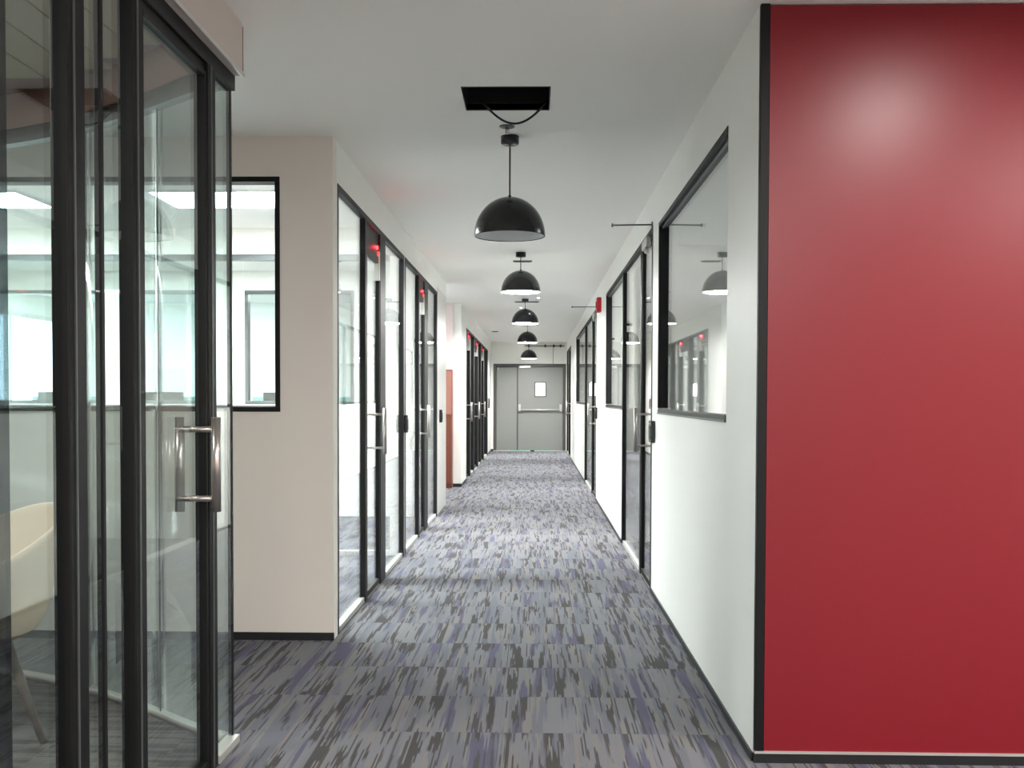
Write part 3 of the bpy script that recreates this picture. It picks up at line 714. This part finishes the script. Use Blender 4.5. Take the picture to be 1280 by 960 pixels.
downlight(1.3, 0.2, 'unseen fill downlight over the camera')
downlight(1.6, -1.4, 'unseen fill downlight at the rear of the lobby')
downlight(-.3, -2.2, 'unseen fill downlight at the rear left of the lobby')
downlight(-2.6, 2.0, 'round downlight inside the glass meeting room', 9, H - .029)

# ------------------------------------------------------------------ chair in the glass room
def tub_chair(cx, cy, rz):
    t = thing('tub_chair', (cx, cy, .004), 'cream tub chair behind the near glass pane at far left', 'chair')
    t.rotation_euler = (0, 0, rz)
    me = bpy.data.meshes.new('shell'); bm = bmesh.new(); n, mrow = 28, 8; rows = []
    for i in range(n + 1):
        th = R(-138 + 276 * i / n)                        # 0 = back (+x local)
        c = (1 + math.cos(th)) / 2
        rim = .64 + .27 * (c ** 1.2); rw = .255 + .035 * c
        row = []
        for j in range(mrow + 1):
            u = j / mrow; z = .42 + (rim - .42) * u
            r = .17 + (rw - .17) * (u ** .55)
            row.append(bm.verts.new((r * 1.02 * math.cos(th), r * 1.08 * math.sin(th), z)))
        rows.append(row)
    for i in range(n):
        for j in range(mrow): bm.faces.new((rows[i][j], rows[i + 1][j], rows[i + 1][j + 1], rows[i][j + 1]))
    bm.to_mesh(me); bm.free(); me.polygons.foreach_set('use_smooth', [True] * len(me.polygons)); me.materials.append(MATS['cream'])
    o = bpy.data.objects.new('shell', me); COL.objects.link(o); o.parent = t
    sd = o.modifiers.new('s', 'SOLIDIFY'); sd.thickness = .028; sd.offset = 0
    sb = o.modifiers.new('b', 'SUBSURF'); sb.levels = 1; sb.render_levels = 2
    def pt(mb, name, mt):
        ob = mb.build(name, mt); ob.parent = t; return ob
    pt(MB().lathe([(0, .40), (.15, .40), (.175, .42), (.215, .455), (.22, .48), (.19, .498), (0, .50)], 0, 0, 36), 'seat', 'seat_brown')
    pt(MB().lathe([(0, .37), (.10, .37), (.12, .385), (.12, .40), (0, .40)], 0, 0, 28), 'under_frame', 'cream_leg')
    for a in (-65, 25, 115, 205):
        x, y = math.cos(R(a)), math.sin(R(a))
        pt(MB().tube([(x * .11, y * .11, .385), (x * .275, y * .275, 0)], [.022, .013], 12), 'leg', 'cream_leg')
    return t
tub_chair(-2.175, 3.88, R(52))

# ------------------------------------------------------------------ open office furniture seen through the windows
def desk(x, y, label):
    t = thing('office_desk', (x, y, 0), label, 'desk', 'white desks in the open office')
    MB().box(x - .7, x + .7, y - .35, y + .35, .70, .73).build('desktop', 'desk_white', t, bevel=.003)
    for sx in (-.66, .66):
        for sy in (-.31, .31): MB().box(x + sx - .02, x + sx + .02, y + sy - .02, y + sy + .02, 0, .70).build('leg', 'alu', t)
    dv = thing('desk_divider', (x, y + .42, 0), label.replace('white desk before the teal divider', 'teal fabric divider behind a white desk'), 'divider', 'teal dividers in the open office')
    MB().box(x - .7, x + .7, y + .40, y + .43, .10, 1.36).build('divider_panel', 'teal_fabric', dv, bevel=.004)
    for sx in (-.6, .6): MB().box(x + sx - .03, x + sx + .03, y + .36, y + .47, 0, .10).build('foot', 'alu', dv)
def monitor(x, y, label):
    t = thing('computer_monitor', (x, y, .73), label, 'monitor', 'black monitors on the open office desks')
    MB().box(x - .27, x + .27, y - .012, y + .012, .90, 1.42).build('screen', 'screen_black', t, bevel=.004)
    MB().box(x - .025, x + .025, y + .012, y + .03, .74, 1.1).box(x - .10, x + .10, y - .08, y + .08, .73, .742).build('stand', 'black_metal', t)
for k, (x, y) in enumerate(((-3.1, 13.0), (-4.7, 13.0), (-6.1, 13.0))):
    desk(x, y, ['white desk before the teal divider, nearest the corridor', 'white desk before the teal divider, middle of three', 'white desk before the teal divider, farthest left'][k])
    monitor(x - .2, y + .1, ['black monitor on the nearest open office desk', 'black monitor on the middle open office desk', 'black monitor on the farthest left desk'][k])
